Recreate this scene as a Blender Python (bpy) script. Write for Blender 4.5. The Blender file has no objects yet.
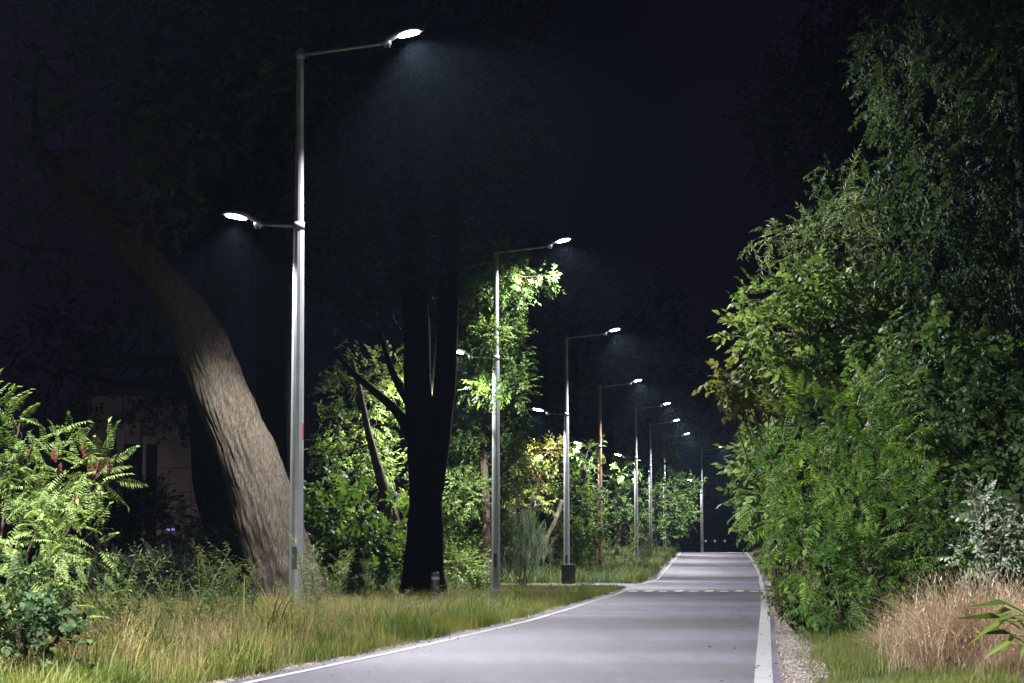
import bpy, math, random
import numpy as np
from mathutils import Vector, noise, Matrix
rng = np.random.default_rng(7); random.seed(7)
S = bpy.context.scene
C = S.collection
F = 2261.0; PITCH = math.atan(0.0871); CAMZ = 1.3
cp, sp = math.cos(PITCH), math.sin(PITCH)

def P(px, py, Y):
    u, v = px-512, 341.5-py
    fw = F*cp - v*sp; up = F*sp + v*cp
    t = Y/fw
    return np.array([u*t, Y, CAMZ+up*t])

_gy = np.array([-80, 0, 20, 40, 66, 92, 118, 144, 170, 200, 222, 300, 600, 2500.])
_gz = np.array([.05, .05, .05, .02, -.30, -.52, -.85, -.45, -.14, .05, -.05, -.6, -1., -2.])
def g(Y):
    w = [(-7, .25), (0, .5), (7, .25)]
    return sum(k*np.interp(np.asarray(Y, float)+o, _gy, _gz) for o, k in w)
def sm_interp(Y, xs, ys, s=4):
    Y = np.asarray(Y, float)
    return .25*np.interp(Y-s, xs, ys)+.5*np.interp(Y, xs, ys)+.25*np.interp(Y+s, xs, ys)
_ly = np.array([-80, 10, 20, 25, 35, 42, 64, 112, 158, 180, 215, 260.])
_lx = np.array([-19., -3.9, -2.3, -1.34, .23, 1.0, 2.9, 7.0, 11.2, 13.2, 16.0, 17.])
_ry = np.array([-80, 20, 42, 66, 125, 185, 215, 260.])
_rx = np.array([-8.6, 2.25, 4.72, 7.35, 13.7, 19.3, 22., 24.])
xl = lambda Y: sm_interp(Y, _ly, _lx, 3)
xr = lambda Y: sm_interp(Y, _ry, _rx, 3)

# ------------------------------------------------------------------ objects
def tag(o, label=None, cat=None, group=None, kind=None):
    if label: o['label'] = label
    if cat: o['category'] = cat
    if group: o['group'] = group
    if kind: o['kind'] = kind
    return o
def thing(name, label, cat, loc=(0, 0, 0), rotz=0, group=None):
    o = bpy.data.objects.new(name, None); C.objects.link(o)
    o.location = [float(c) for c in loc]; o.rotation_euler = (0, 0, rotz); o.empty_display_size = .2
    return tag(o, label, cat, group)
def link_np(name, V, T, mat, parent=None, smooth=None, quads=None, local=True):
    """one mesh object out of arrays; verts are given in world space when parent is an Empty with local=True"""
    V = np.asarray(V, float)
    me = bpy.data.meshes.new(name)
    nT = len(T); nQ = 0 if quads is None else len(quads)
    me.vertices.add(len(V))
    org = np.zeros(3)
    if parent is not None and local: org = np.array(parent.location)
    me.vertices.foreach_set('co', (V-org).astype(np.float32).ravel())
    me.loops.add(nT*3+nQ*4)
    idx = np.concatenate([np.asarray(T, int).ravel(), np.asarray(quads, int).ravel() if nQ else np.zeros(0, int)])
    me.loops.foreach_set('vertex_index', idx.astype(np.int32))
    me.polygons.add(nT+nQ)
    st = np.concatenate([np.arange(nT)*3, nT*3+np.arange(nQ)*4]).astype(np.int32)
    me.polygons.foreach_set('loop_start', st)
    if smooth is not None: me.polygons.foreach_set('use_smooth', np.full(nT+nQ, bool(smooth)))
    me.materials.append(mat)
    me.update(calc_edges=True); me.validate()
    o = bpy.data.objects.new(name, me); C.objects.link(o)
    if parent is not None: o.parent = parent
    return o

class MB:
    def __init__(s): s.v = []; s.q = []; s.t = []; s.n = 0
    def add(s, V, Q=(), T=()):
        V = np.asarray(V, float).reshape(-1, 3)
        s.v.append(V)
        if len(Q): s.q.append(np.asarray(Q, int)+s.n)
        if len(T): s.t.append(np.asarray(T, int)+s.n)
        s.n += len(V)
    def box(s, c, h, rz=0):
        c = np.array(c, float); hx, hy, hz = h
        b = np.array([[x*hx, y*hy, z*hz] for x in (-1, 1) for y in (-1, 1) for z in (-1, 1)])
        R = np.array([[math.cos(rz), -math.sin(rz), 0], [math.sin(rz), math.cos(rz), 0], [0, 0, 1]])
        s.add(b@R.T+c, [[0, 1, 3, 2], [4, 6, 7, 5], [0, 4, 5, 1], [2, 3, 7, 6], [0, 2, 6, 4], [1, 5, 7, 3]])
    def tube(s, pts, rad, n=8, bark=0, seed=0, cap=True, squash=1, freq=6):
        pts = np.asarray(pts, float); m = len(pts)
        rad = np.broadcast_to(np.asarray(rad, float), (m,))
        tan = np.gradient(pts, axis=0); tan /= np.linalg.norm(tan, axis=1)[:, None]+1e-9
        ref = np.array([0, 1., 0]) if abs(tan[0][1]) < .8 else np.array([1., 0, 0])
        V = []; a = np.linspace(0, 2*math.pi, n, endpoint=False)
        for i in range(m):
            x = np.cross(ref, tan[i]); x /= np.linalg.norm(x); y = np.cross(tan[i], x); ref = y
            ref = np.cross(tan[i], x); 
            r = np.full(n, rad[i])
            if bark:
                L = i*.06 if m < 2 else i*np.linalg.norm(pts[-1]-pts[0])/(m-1)
                for k in range(n):
                    ca, sa = math.cos(a[k]), math.sin(a[k])
                    q = noise.noise((ca*freq+seed, sa*freq, L*.9))+.5*noise.noise((ca*freq*2.2, sa*freq*2.2+seed, L*2.1))
                    big = noise.noise((ca*1.2+seed*2, sa*1.2, L*.5))
                    r[k] *= 1+bark*(abs(q)*1.6-.45)+.14*big
            V.append(pts[i]+np.outer(np.cos(a)*r, x)+np.outer(np.sin(a)*r*squash, y))
            ref = y
        V = np.concatenate(V)
        Q = []
        for i in range(m-1):
            k = np.arange(n); k2 = (k+1) % n
            Q.append(np.stack([i*n+k, i*n+k2, (i+1)*n+k2, (i+1)*n+k], 1))
        Q = np.concatenate(Q); T = []
        if cap:
            T = [[0, k+1, k] for k in range(1, n-1)]+[[(m-1)*n, (m-1)*n+k, (m-1)*n+k+1] for k in range(1, n-1)]
        s.add(V, Q, T)
    def build(s, name, mat, parent=None, smooth=False, local=True):
        V = np.concatenate(s.v); T = np.concatenate(s.t) if s.t else np.zeros((0, 3), int)
        Q = np.concatenate(s.q) if s.q else None
        return link_np(name, V, T, mat, parent, smooth, Q, local)

def spline(pts, n, rad=None):
    pts = np.asarray(pts, float); m = len(pts)
    t = np.linspace(0, m-1, n); out = []
    for u in t:
        i = min(int(u), m-2); f = u-i
        p0, p1, p2, p3 = pts[max(i-1, 0)], pts[i], pts[i+1], pts[min(i+2, m-1)]
        out.append(.5*((2*p1)+(-p0+p2)*f+(2*p0-5*p1+4*p2-p3)*f*f+(-p0+3*p1-3*p2+p3)*f**3))
    out = np.array(out)
    if rad is None: return out
    return out, np.interp(t, np.arange(m), rad)

# ------------------------------------------------------------------ materials
def mat_new(name):
    m = bpy.data.materials.new(name); m.use_nodes = True
    nt = m.node_tree; b = nt.nodes['Principled BSDF']
    return m, nt, b
def N(nt, t, **k):
    n = nt.nodes.new(t)
    for a, v in k.items():
        if a in n.inputs: n.inputs[a].default_value = v
        else: setattr(n, a, v)
    return n
def ramp(nt, src, stops):
    r = nt.nodes.new('ShaderNodeValToRGB')
    while len(r.color_ramp.elements) < len(stops): r.color_ramp.elements.new(.5)
    for e, (p, c) in zip(r.color_ramp.elements, stops):
        e.position = p; e.color = (*c, 1) if len(c) == 3 else c
    nt.links.new(src, r.inputs[0]); return r
def simple(name, col, rough=.6, metal=0, nscale=8, var=.25, bump=0, bscale=60):
    m, nt, b = mat_new(name)
    tc = N(nt, 'ShaderNodeTexCoord'); no = N(nt, 'ShaderNodeTexNoise', Scale=nscale, Detail=5.0)
    nt.links.new(tc.outputs['Object'], no.inputs['Vector'])
    r = ramp(nt, no.outputs['Fac'], [(.3, tuple(c*(1-var) for c in col)), (.7, tuple(min(1, c*(1+var)) for c in col))])
    nt.links.new(r.outputs[0], b.inputs['Base Color'])
    b.inputs['Roughness'].default_value = rough; b.inputs['Metallic'].default_value = metal
    if bump:
        n2 = N(nt, 'ShaderNodeTexNoise', Scale=bscale, Detail=4.0); nt.links.new(tc.outputs['Object'], n2.inputs['Vector'])
        bp = N(nt, 'ShaderNodeBump', Strength=bump, Distance=.02); nt.links.new(n2.outputs['Fac'], bp.inputs['Height'])
        nt.links.new(bp.outputs[0], b.inputs['Normal'])
    return m
def emit(name, col, s):
    m, nt, b = mat_new(name)
    b.inputs['Base Color'].default_value = (.8, .8, .8, 1)
    b.inputs['Emission Color'].default_value = (*col, 1); b.inputs['Emission Strength'].default_value = s
    return m
def leafmat(name, stops, trans=.38, rough=.58, clump=.7, spec=.28):
    m, nt, b = mat_new(name)
    ge = N(nt, 'ShaderNodeNewGeometry'); tc = N(nt, 'ShaderNodeTexCoord')
    no = N(nt, 'ShaderNodeTexNoise', Scale=clump, Detail=3.0); nt.links.new(tc.outputs['Object'], no.inputs['Vector'])
    mx = N(nt, 'ShaderNodeMath', operation='MULTIPLY_ADD'); mx.inputs[1].default_value = .55
    nt.links.new(ge.outputs['Random Per Island'], mx.inputs[0])
    m2 = N(nt, 'ShaderNodeMath', operation='MULTIPLY_ADD'); m2.inputs[1].default_value = 1.5; m2.inputs[2].default_value = -.52
    nt.links.new(no.outputs['Fac'], m2.inputs[0]); nt.links.new(m2.outputs[0], mx.inputs[2])
    r = ramp(nt, mx.outputs[0], stops)
    nt.links.new(r.outputs[0], b.inputs['Base Color'])
    b.inputs['Roughness'].default_value = rough; b.inputs['Specular IOR Level'].default_value = spec
    tr = N(nt, 'ShaderNodeBsdfTranslucent')
    hs = N(nt, 'ShaderNodeHueSaturation', Hue=.485, Saturation=1.15, Value=1.5); nt.links.new(r.outputs[0], hs.inputs['Color'])
    nt.links.new(hs.outputs[0], tr.inputs['Color'])
    mix = N(nt, 'ShaderNodeMixShader'); mix.inputs[0].default_value = trans
    nt.links.new(b.outputs[0], mix.inputs[1]); nt.links.new(tr.outputs[0], mix.inputs[2])
    nt.links.new(mix.outputs[0], nt.nodes['Material Output'].inputs['Surface'])
    return m
def barkmat(name, c1, c2, bump=.8, scale=(9, 9, 1.6)):
    m, nt, b = mat_new(name)
    tc = N(nt, 'ShaderNodeTexCoord'); mp = N(nt, 'ShaderNodeMapping'); mp.inputs['Scale'].default_value = scale
    nt.links.new(tc.outputs['Object'], mp.inputs['Vector'])
    no = N(nt, 'ShaderNodeTexNoise', Scale=1.6, Detail=8.0, Roughness=.65, Distortion=.6); nt.links.new(mp.outputs[0], no.inputs['Vector'])
    r = ramp(nt, no.outputs['Fac'], [(.34, c1), (.62, c2)])
    nt.links.new(r.outputs[0], b.inputs['Base Color']); b.inputs['Roughness'].default_value = .9
    b.inputs['Specular IOR Level'].default_value = .15
    bp = N(nt, 'ShaderNodeBump', Strength=bump, Distance=.05); nt.links.new(no.outputs['Fac'], bp.inputs['Height'])
    nt.links.new(bp.outputs[0], b.inputs['Normal'])
    return m
M = {}
M['leaf_mid'] = leafmat('leaf_mid', [(.1, (.030, .062, .016)), (.5, (.068, .125, .030)), (.9, (.13, .19, .045))])
M['leaf_dark'] = leafmat('leaf_dark', [(.1, (.014, .032, .012)), (.5, (.032, .062, .022)), (.92, (.07, .10, .035))], trans=.3, rough=.68, spec=.18)
M['leaf_vdark'] = leafmat('leaf_vdark', [(.1, (.006, .014, .006)), (.6, (.012, .026, .012)), (.95, (.03, .04, .02))], trans=.12)  # near-black leaf colour carries the darkness of unlit foliage
M['leaf_broad'] = leafmat('leaf_broad', [(.1, (.05, .09, .026)), (.5, (.11, .18, .05)), (.92, (.20, .26, .09))])
M['leaf_side'] = leafmat('leaf_side', [(.1, (.030, .07, .020)), (.5, (.075, .145, .040)), (.92, (.15, .22, .07))])
M['leaf_bright'] = leafmat('leaf_bright', [(.08, (.045, .085, .02)), (.5, (.13, .20, .05)), (.92, (.30, .36, .13))], trans=.45)
M['leaf_yellow'] = leafmat('leaf_yellow', [(.1, (.04, .07, .015)), (.5, (.10, .13, .03)), (.8, (.24, .22, .04)), (.97, (.30, .18, .08))], trans=.45, clump=1.2)
M['leaf_grey'] = leafmat('leaf_grey', [(.1, (.07, .11, .065)), (.5, (.15, .21, .12)), (.92, (.25, .30, .18))], trans=.3)
M['leaf_silver'] = leafmat('leaf_silver', [(.1, (.07, .12, .05)), (.5, (.16, .20, .12)), (.85, (.40, .40, .33))], trans=.2, rough=.6)
M['leaf_acacia'] = leafmat('leaf_acacia', [(.1, (.022, .068, .014)), (.5, (.072, .16, .028)), (.93, (.20, .30, .055))], trans=.4, clump=1.0)
M['leaf_willow'] = leafmat('leaf_willow', [(.1, (.05, .085, .03)), (.5, (.11, .165, .055)), (.93, (.19, .23, .09))], trans=.3)
M['leaf_olive'] = leafmat('leaf_olive', [(.1, (.04, .065, .018)), (.5, (.085, .11, .03)), (.93, (.15, .15, .05))], trans=.35)
M['grass'] = leafmat('grass_green', [(.1, (.035, .062, .012)), (.5, (.095, .125, .026)), (.9, (.20, .19, .055))], trans=.35, clump=.5, rough=.6, spec=.2)
M['grass_dry'] = leafmat('grass_dry', [(.1, (.11, .085, .035)), (.5, (.21, .165, .07)), (.9, (.34, .28, .14))], trans=.3, clump=.6, rough=.7, spec=.2)
M['grass_tan'] = leafmat('grass_tan', [(.1, (.19, .14, .08)), (.5, (.36, .275, .175)), (.9, (.58, .48, .33))], trans=.3, clump=2, rough=.7, spec=.2)
M['weed'] = leafmat('weed', [(.1, (.035, .06, .018)), (.5, (.085, .12, .035)), (.9, (.16, .18, .06))], trans=.3)
M['seed'] = leafmat('seed_head', [(.2, (.035, .014, .010)), (.8, (.10, .035, .022))], trans=.1, rough=.8, spec=.1)
M['bark_light'] = barkmat('bark_light', (.018, .014, .010), (.098, .077, .056), 1.3, (26, 26, 4))
M['bark_mid'] = barkmat('bark_mid', (.03, .022, .016), (.13, .10, .07))
M['bark_pale'] = barkmat('bark_pale', (.05, .04, .028), (.16, .13, .09))
M['bark_black'] = barkmat('bark_black', (.0018, .0018, .0018), (.006, .0055, .005), .5)  # bark colour taken near black to stand for trunks in unlit silhouette
M['metal'] = simple('grey_painted_metal', (.30, .31, .31), .42, .4, 3, .12, .06, 90)
M['metal_brown'] = simple('brown_lit_metal', (.30, .17, .11), .5, .3, 3, .2, .06, 60)  # brownish light on the fourth lamp's pole, put into the metal colour
M['housing'] = simple('lamp_housing_grey', (.42, .43, .45), .35, .5, 5, .08)
M['matte'] = simple('matte_grey', (.10, .10, .10), .95, 0, 5, .1)
M['red'] = simple('red_sticker', (.32, .02, .025), .6, 0, 20, .1)
M['black'] = simple('black_plastic', (.015, .014, .013), .5, 0, 10, .2)
M['path'] = simple('path_concrete', (.09, .085, .08), .9, 0, 2, .25, .3, 60)
M['concrete'] = simple('concrete', (.26, .25, .24), .85, 0, 2, .2, .3, 80)
M['lens'] = emit('lamp_lens', (.93, .96, 1.0), 30)

def asphalt():
    m, nt, b = mat_new('asphalt')
    tc = N(nt, 'ShaderNodeTexCoord')
    n1 = N(nt, 'ShaderNodeTexNoise', Scale=1.1, Detail=9.0, Roughness=.72); n2 = N(nt, 'ShaderNodeTexNoise', Scale=26.0, Detail=7.0, Roughness=.75)
    n3 = N(nt, 'ShaderNodeTexVoronoi', Scale=140.0)
    mp = N(nt, 'ShaderNodeMapping'); mp.inputs['Scale'].default_value = (1.6, .22, 1); mp.inputs['Rotation'].default_value = (0, 0, .11)
    nt.links.new(tc.outputs['Object'], mp.inputs['Vector']); nt.links.new(mp.outputs[0], n1.inputs['Vector'])
    for n in (n2, n3): nt.links.new(tc.outputs['Object'], n.inputs['Vector'])
    r1 = ramp(nt, n1.outputs['Fac'], [(.3, (.034, .030, .038)), (.5, (.058, .052, .066)), (.7, (.086, .078, .096))])
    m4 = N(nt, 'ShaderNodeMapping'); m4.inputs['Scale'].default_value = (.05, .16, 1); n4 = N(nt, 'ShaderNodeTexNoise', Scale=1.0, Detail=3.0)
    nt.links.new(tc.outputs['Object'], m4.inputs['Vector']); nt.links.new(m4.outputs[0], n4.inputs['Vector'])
    r4 = ramp(nt, n4.outputs['Fac'], [(.41, (.55, .51, .47)), (.5, (.95, .93, .93)), (.57, (1.42, 1.36, 1.48))])  # brown and violet cross bands paint the lamps' light pools into the asphalt
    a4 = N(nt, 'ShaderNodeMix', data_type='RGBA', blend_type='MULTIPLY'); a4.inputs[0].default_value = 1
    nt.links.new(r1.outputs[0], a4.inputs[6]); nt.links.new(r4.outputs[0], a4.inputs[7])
    r2 = ramp(nt, n2.outputs['Fac'], [(.35, (.55, .55, .55)), (.65, (1.32, 1.32, 1.32))])
    r3 = ramp(nt, n3.outputs['Distance'], [(.0, (1.25, 1.25, 1.25)), (.25, (1, 1, 1)), (.8, (.8, .8, .8))])
    a = N(nt, 'ShaderNodeMix', data_type='RGBA', blend_type='MULTIPLY'); a.inputs[0].default_value = 1
    c = N(nt, 'ShaderNodeMix', data_type='RGBA', blend_type='MULTIPLY'); c.inputs[0].default_value = 1
    nt.links.new(a4.outputs[2], a.inputs[6]); nt.links.new(r2.outputs[0], a.inputs[7])
    nt.links.new(a.outputs[2], c.inputs[6]); nt.links.new(r3.outputs[0], c.inputs[7])
    nt.links.new(c.outputs[2], b.inputs['Base Color'])
    b.inputs['Roughness'].default_value = .62; b.inputs['Specular IOR Level'].default_value = .45
    bp = N(nt, 'ShaderNodeBump', Strength=.6, Distance=.012); nt.links.new(n2.outputs['Fac'], bp.inputs['Height']); nt.links.new(bp.outputs[0], b.inputs['Normal'])
    return m
def paint():
    m, nt, b = mat_new('road_paint')
    tc = N(nt, 'ShaderNodeTexCoord')
    n1 = N(nt, 'ShaderNodeTexNoise', Scale=5.0, Detail=10.0, Roughness=.8); nt.links.new(tc.outputs['Object'], n1.inputs['Vector'])
    r = ramp(nt, n1.outputs['Fac'], [(.33, (.075, .07, .075)), (.44, (.20, .20, .195)), (.7, (.29, .285, .275))])
    nt.links.new(r.outputs[0], b.inputs['Base Color']); b.inputs['Roughness'].default_value = .6
    return m
def groundm():
    m, nt, b = mat_new('soil_and_turf')
    tc = N(nt, 'ShaderNodeTexCoord')
    n1 = N(nt, 'ShaderNodeTexNoise', Scale=.9, Detail=8.0, Roughness=.7); nt.links.new(tc.outputs['Object'], n1.inputs['Vector'])
    r = ramp(nt, n1.outputs['Fac'], [(.3, (.035, .028, .018)), (.5, (.04, .05, .015)), (.7, (.08, .065, .035))])
    nt.links.new(r.outputs[0], b.inputs['Base Color']); b.inputs['Roughness'].default_value = .95
    n2 = N(nt, 'ShaderNodeTexNoise', Scale=30.0, Detail=4.0); nt.links.new(tc.outputs['Object'], n2.inputs['Vector'])
    bp = N(nt, 'ShaderNodeBump', Strength=.8, Distance=.05); nt.links.new(n2.outputs['Fac'], bp.inputs['Height']); nt.links.new(bp.outputs[0], b.inputs['Normal'])
    return m
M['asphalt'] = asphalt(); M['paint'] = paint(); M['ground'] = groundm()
M['gravel'] = simple('gravel_base', (.20, .165, .13), .95, 0, 12, .5, 1., 70)
M['pebble'] = leafmat('pebble', [(.1, (.10, .085, .07)), (.5, (.22, .19, .16)), (.9, (.38, .34, .30))], trans=0, rough=.9, spec=.1)

# ------------------------------------------------------------------ leaf templates (x along the leaf)
def leaf2(L=1, w=.25, fold=.06, droop=.08):
    return np.array([[0, 0, 0], [.42*L, w*L, fold*L], [L, 0, -droop*L], [.42*L, -w*L, fold*L]]), np.array([[0, 2, 1], [0, 3, 2]])
def leaf6(L=1, w=.25, fold=.07, droop=.15):
    v = np.array([[0, 0, 0], [.22*L, w*.75*L, fold*L], [.55*L, w*L, fold*.7*L], [L, 0, -droop*L], [.55*L, -w*L, fold*.7*L], [.22*L, -w*.75*L, fold*L], [.4*L, 0, 0]])
    return v, np.array([[6, 1, 0], [6, 2, 1], [6, 3, 2], [6, 4, 3], [6, 5, 4], [6, 0, 5]])
def rot(rx=0, ry=0, rz=0):
    return np.array(Matrix.Rotation(rz, 3, 'Z')@Matrix.Rotation(ry, 3, 'Y')@Matrix.Rotation(rx, 3, 'X'))
def join(parts):
    V, T, n = [], [], 0
    for v, t in parts:
        V.append(v); T.append(t+n); n += len(v)
    return np.concatenate(V), np.concatenate(T)
def strip(pts, w):
    pts = np.asarray(pts, float); m = len(pts)
    w = np.broadcast_to(np.asarray(w, float), (m,))
    a = pts.copy(); b = pts.copy(); a[:, 1] += w; b[:, 1] -= w
    V = np.empty((2*m, 3)); V[0::2] = a; V[1::2] = b
    T = []
    for i in range(m-1): T += [[2*i, 2*i+2, 2*i+1], [2*i+1, 2*i+2, 2*i+3]]
    return V, np.array(T)
def pinnate(pairs=9, L=1, lw=.16, ll=.26, droop=.25, fold=.25, r=None, six=False):
    r = r or random
    xs = np.linspace(0, L, 6); parts = [strip([[x, 0, .16*x-droop*x*x/L] for x in xs], .006*L)]
    for i in range(pairs):
        x = L*(.14+.80*i/(pairs-1)); z = .16*x-droop*x*x/L
        s = ll*L*(1-.45*abs(i/(pairs-1)-.4)/.6)
        for sg in (-1, 1):
            v, t = (leaf6 if six else leaf2)(s, .135, .03, .16)
            v = v@rot(0, fold+r.uniform(-.12, .2), sg*(1.2+r.uniform(-.1, .1))).T+[x, 0, z]
            parts.append((v, t))
    v, t = leaf2(ll*L, .28, .04, .2); parts.append((v@rot(0, .4, 0).T+[L, 0, .16*L-droop*L], t))
    return join(parts)
def sprig(n, L, leafL, w=.25, droop=.2, seed=0, leaf=leaf2, ang=.9, sag=.3):
    r = random.Random(seed); xs = np.linspace(0, L, 4)
    parts = [strip([[x, 0, -droop*x*x/L] for x in xs], .008*L)]
    for i in range(n):
        x = L*(.12+.88*i/(n-1)); sg = 1 if i % 2 else -1
        v, t = leaf(leafL*r.uniform(.7, 1.15), w*r.uniform(.85, 1.15), .06, r.uniform(.05, .25))
        az = sg*r.uniform(ang-.35, ang+.35) if i < n-1 else 0
        v = v@rot(r.uniform(-.6, .6), sag+r.uniform(-.45, .45), az).T+[x, 0, -droop*x*x/L]
        parts.append((v, t))
    return join(parts)
def scatter(temps, pos, d, scale, rg, up=(0, 0, 1), rj=.5):
    """many copies of small templates -> arrays"""
    n = len(pos); pos = np.asarray(pos); d = np.asarray(d, float)
    d = d/(np.linalg.norm(d, axis=1)[:, None]+1e-9)
    upv = np.array(up)+rg.normal(0, rj, (n, 3)); z = upv-(upv*d).sum(1)[:, None]*d
    z /= np.linalg.norm(z, axis=1)[:, None]+1e-9
    y = np.cross(z, d)
    which = rg.integers(0, len(temps), n); V, T, k = [], [], 0
    for w, (tv, tt) in enumerate(temps):
        s = np.where(which == w)[0]
        if not len(s): continue
        B = np.stack([d[s], y[s], z[s]], 2)*scale[s][:, None, None]
        W = np.einsum('nij,kj->nki', B, tv)+pos[s][:, None, :]
        m = len(tv)
        V.append(W.reshape(-1, 3)); T.append((tt[None]+(np.arange(len(s))*m)[:, None, None]+k).reshape(-1, 3)); k += len(s)*m
    return np.concatenate(V), np.concatenate(T)

DM = {'v': 3.6, 'l': 5.5}
TEMP = {
 'ovate': [sprig(9, 1, .30, .26, .25, s) for s in range(5)],
 'ovate6': [sprig(9, 1, .32, .28, .25, s, leaf6) for s in range(5)],
 'big6': [sprig(7, 1, .46, .30, .3, s+9, leaf6) for s in range(5)],
 'willow': [sprig(15, 1, .26, .10, .35, s, leaf2, .75, .35) for s in range(5)],
 'weep6': [sprig(11, 1, .30, .20, .1, s+20, leaf6, .8, .25) for s in range(5)],
 'pinn': [pinnate(10, 1, r=random.Random(s), droop=.1+.07*s) for s in range(5)],
 'fine': [sprig(19, 1, .16, .09, .05, s+40, leaf2, .5, 0) for s in range(4)],
 'sparse': [sprig(6, 1, .30, .26, .25, s+50) for s in range(4)],
}
def crown(name, blobs, temp, size, dens, mat, parent, seed, rj=.5, out=.55, upb=.15, rnd=.5, gap=.0, gscale=1.2, shell=.45, smin=.7, smax=1.25):
    """blobs: world centre, radii. sprigs of leaves fill each blob, thicker towards its outside, with gaps by noise"""
    rg = np.random.default_rng(seed); Ps, Ds = [], []
    for c, r in blobs:
        c = np.array(c); r = np.array(r)
        area = (r[0]*r[1]+r[0]*r[2]+r[1]*r[2])*4.2
        n = int(area*dens*(DM['v'] if mat is M['leaf_vdark'] else DM['l'])/(size*size))+6
        u = rg.normal(size=(n, 3)); u /= np.linalg.norm(u, axis=1)[:, None]
        k = shell+(1.08-shell)*rg.random(n)**.7
        p = c+u*k[:, None]*r
        if gap > 0:
            keep = np.array([noise.noise(Vector(q*gscale)+Vector((seed*3.1, 0, 0))) > gap-.35+rg.normal()*.08 for q in p])
            p = p[keep]; u = u[keep]
        dd = u/r; dd /= np.linalg.norm(dd, axis=1)[:, None]
        d = dd*out+rg.normal(0, rnd, p.shape)+np.array([0, 0, upb])
        Ps.append(p); Ds.append(d)
    Pn = np.concatenate(Ps); Dn = np.concatenate(Ds)
    sc = size*rg.uniform(smin, smax, len(Pn))
    V, T = scatter(TEMP[temp], Pn, Dn, sc, rg, rj=rj)
    return link_np(name, V, T, mat, parent), Pn
def B(px, py, Y, rx, ry, rd=None):
    c = P(px, py, Y); k = F/Y
    return (c, (rx/k, rd if rd else (rx+ry)/2/k, ry/k))
def limbs(mb, starts, targets, r0, rg, n=6):
    for t in targets:
        s0 = starts[np.argmin(np.linalg.norm(starts-t, axis=1)+.0)]
        mid = (s0+t)/2+rg.normal(0, .08, 3)*np.linalg.norm(t-s0)
        pts = spline([s0, mid, t], 7)
        mb.tube(pts, np.linspace(r0, r0*.25, 7), n, cap=False)
def tree(name, label, cat, trunk_px, Y, blobs, temp, size, dens, leaf, bark, seed, group=None, n=14, barkd=.05, subs=5, rings=40, crown_name='crown', gz=None, rad_m=None, extra=None, freq=6, **kw):
    """trunk_px: [(px, py, radius px[, Y])] from the base up"""
    pts = np.array([P(a[0], a[1], a[3] if len(a) > 3 else Y) for a in trunk_px])
    rad = np.array([a[2]*Y/F for a in trunk_px])
    base_z = float(g(Y)) if gz is None else gz
    pts[0][2] = base_z-.15
    root = thing(name, label, cat, (pts[0][0], pts[0][1], base_z), 0, group)
    rg = np.random.default_rng(seed+500)
    mb = MB(); p2, r2 = spline(pts, rings, rad)
    mb.tube(p2, r2, n, barkd, seed, freq=freq)
    for e in (extra or []):
        q = np.array([P(a[0], a[1], a[3] if len(a) > 3 else Y) for a in e]); rr = [a[2]*Y/F for a in e]
        q2, rr2 = spline(q, rings//2, rr); mb.tube(q2, rr2, n, barkd, seed+3)
    cr, Pn = crown(crown_name, blobs, temp, size, dens, leaf, root, seed, **kw)
    hi = p2[int(rings*.35):]
    tg = np.array([b[0] for b in blobs])
    limbs(mb, hi, tg, max(rad[-1]*.5, .03), rg)
    if subs:
        for b in blobs:
            u = rg.normal(size=(subs, 3)); u /= np.linalg.norm(u, axis=1)[:, None]
            limbs(mb, np.array([b[0]]), b[0]+u*np.array(b[1])*.9, max(rad[-1]*.18, .012), rg, 4)
    mb.build('trunk', bark, root, True)
    return root

# ------------------------------------------------------------------ ground, road
rows = np.concatenate([np.arange(-60, 12, 4.), np.arange(12, 80, .5), np.arange(80, 225, 1.5), np.arange(225, 400, 12), [450, 600, 900, 1500, 2500]])
def verge(X, Y):
    """height of the ground off the road"""
    a, b = xl(Y), xr(Y); z = g(Y)
    dl = np.clip(a-.3-X, 0, None); dr = np.clip(X-b-.6, 0, None)
    fade = np.clip(1-(np.asarray(Y)-90)/60, 0, 1)
    bump = .02*np.minimum(dl/1.0, 1)+.15*np.clip((dl-5)/12, 0, 1)
    bump = bump+(.06*np.minimum(dr/.6, 1)+.25*np.clip((dr-.5)/3., 0, 1))*fade
    return z+bump
def hn(x, y): return .04*noise.noise((x*.7, y*.7, 3.))+.03*noise.noise((x*2.1, y*2.1, 9.))
def gh(X, Y): return float(verge(X, Y))
offL = [0.28, .5, 1, 1.6, 2.4, 3.4, 5, 7, 10, 15, 25, 50, 110, 400, 1500]
offR = [0.14, .55, .8, 1.2, 1.8, 2.6, 3.6, 5, 7, 10, 16, 30, 80, 300, 1500]
V = []; 
for y in rows:
    a, b = float(xl(y)), float(xr(y))
    xs = [a-o for o in offL[::-1]]+[a-.2, (a+b)/2, b+.1]+[b+o for o in offR]
    for i, x in enumerate(xs):
        off = min(abs(x-a), abs(x-b))
        if a-.21 < x < b+.12: z = float(g(y))-.03
        elif abs(x-(a-.28)) < 1e-6 or abs(x-(b+.14)) < 1e-6 or abs(x-(b+.55)) < 1e-6: z = float(g(y))-.012
        else: z = float(verge(x, y))+(hn(x, y) if .5 < off < 40 else 0)
        V.append((x, y, z))
nc = len(offL)+3+len(offR); Q = [[i*nc+j, i*nc+j+1, (i+1)*nc+j+1, (i+1)*nc+j] for i in range(len(rows)-1) for j in range(nc-1)]
tag(link_np('ground', V, np.zeros((0, 3), int), M['ground'], None, True, Q), kind='structure', label='soil and turf beside and beyond the road')
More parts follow.
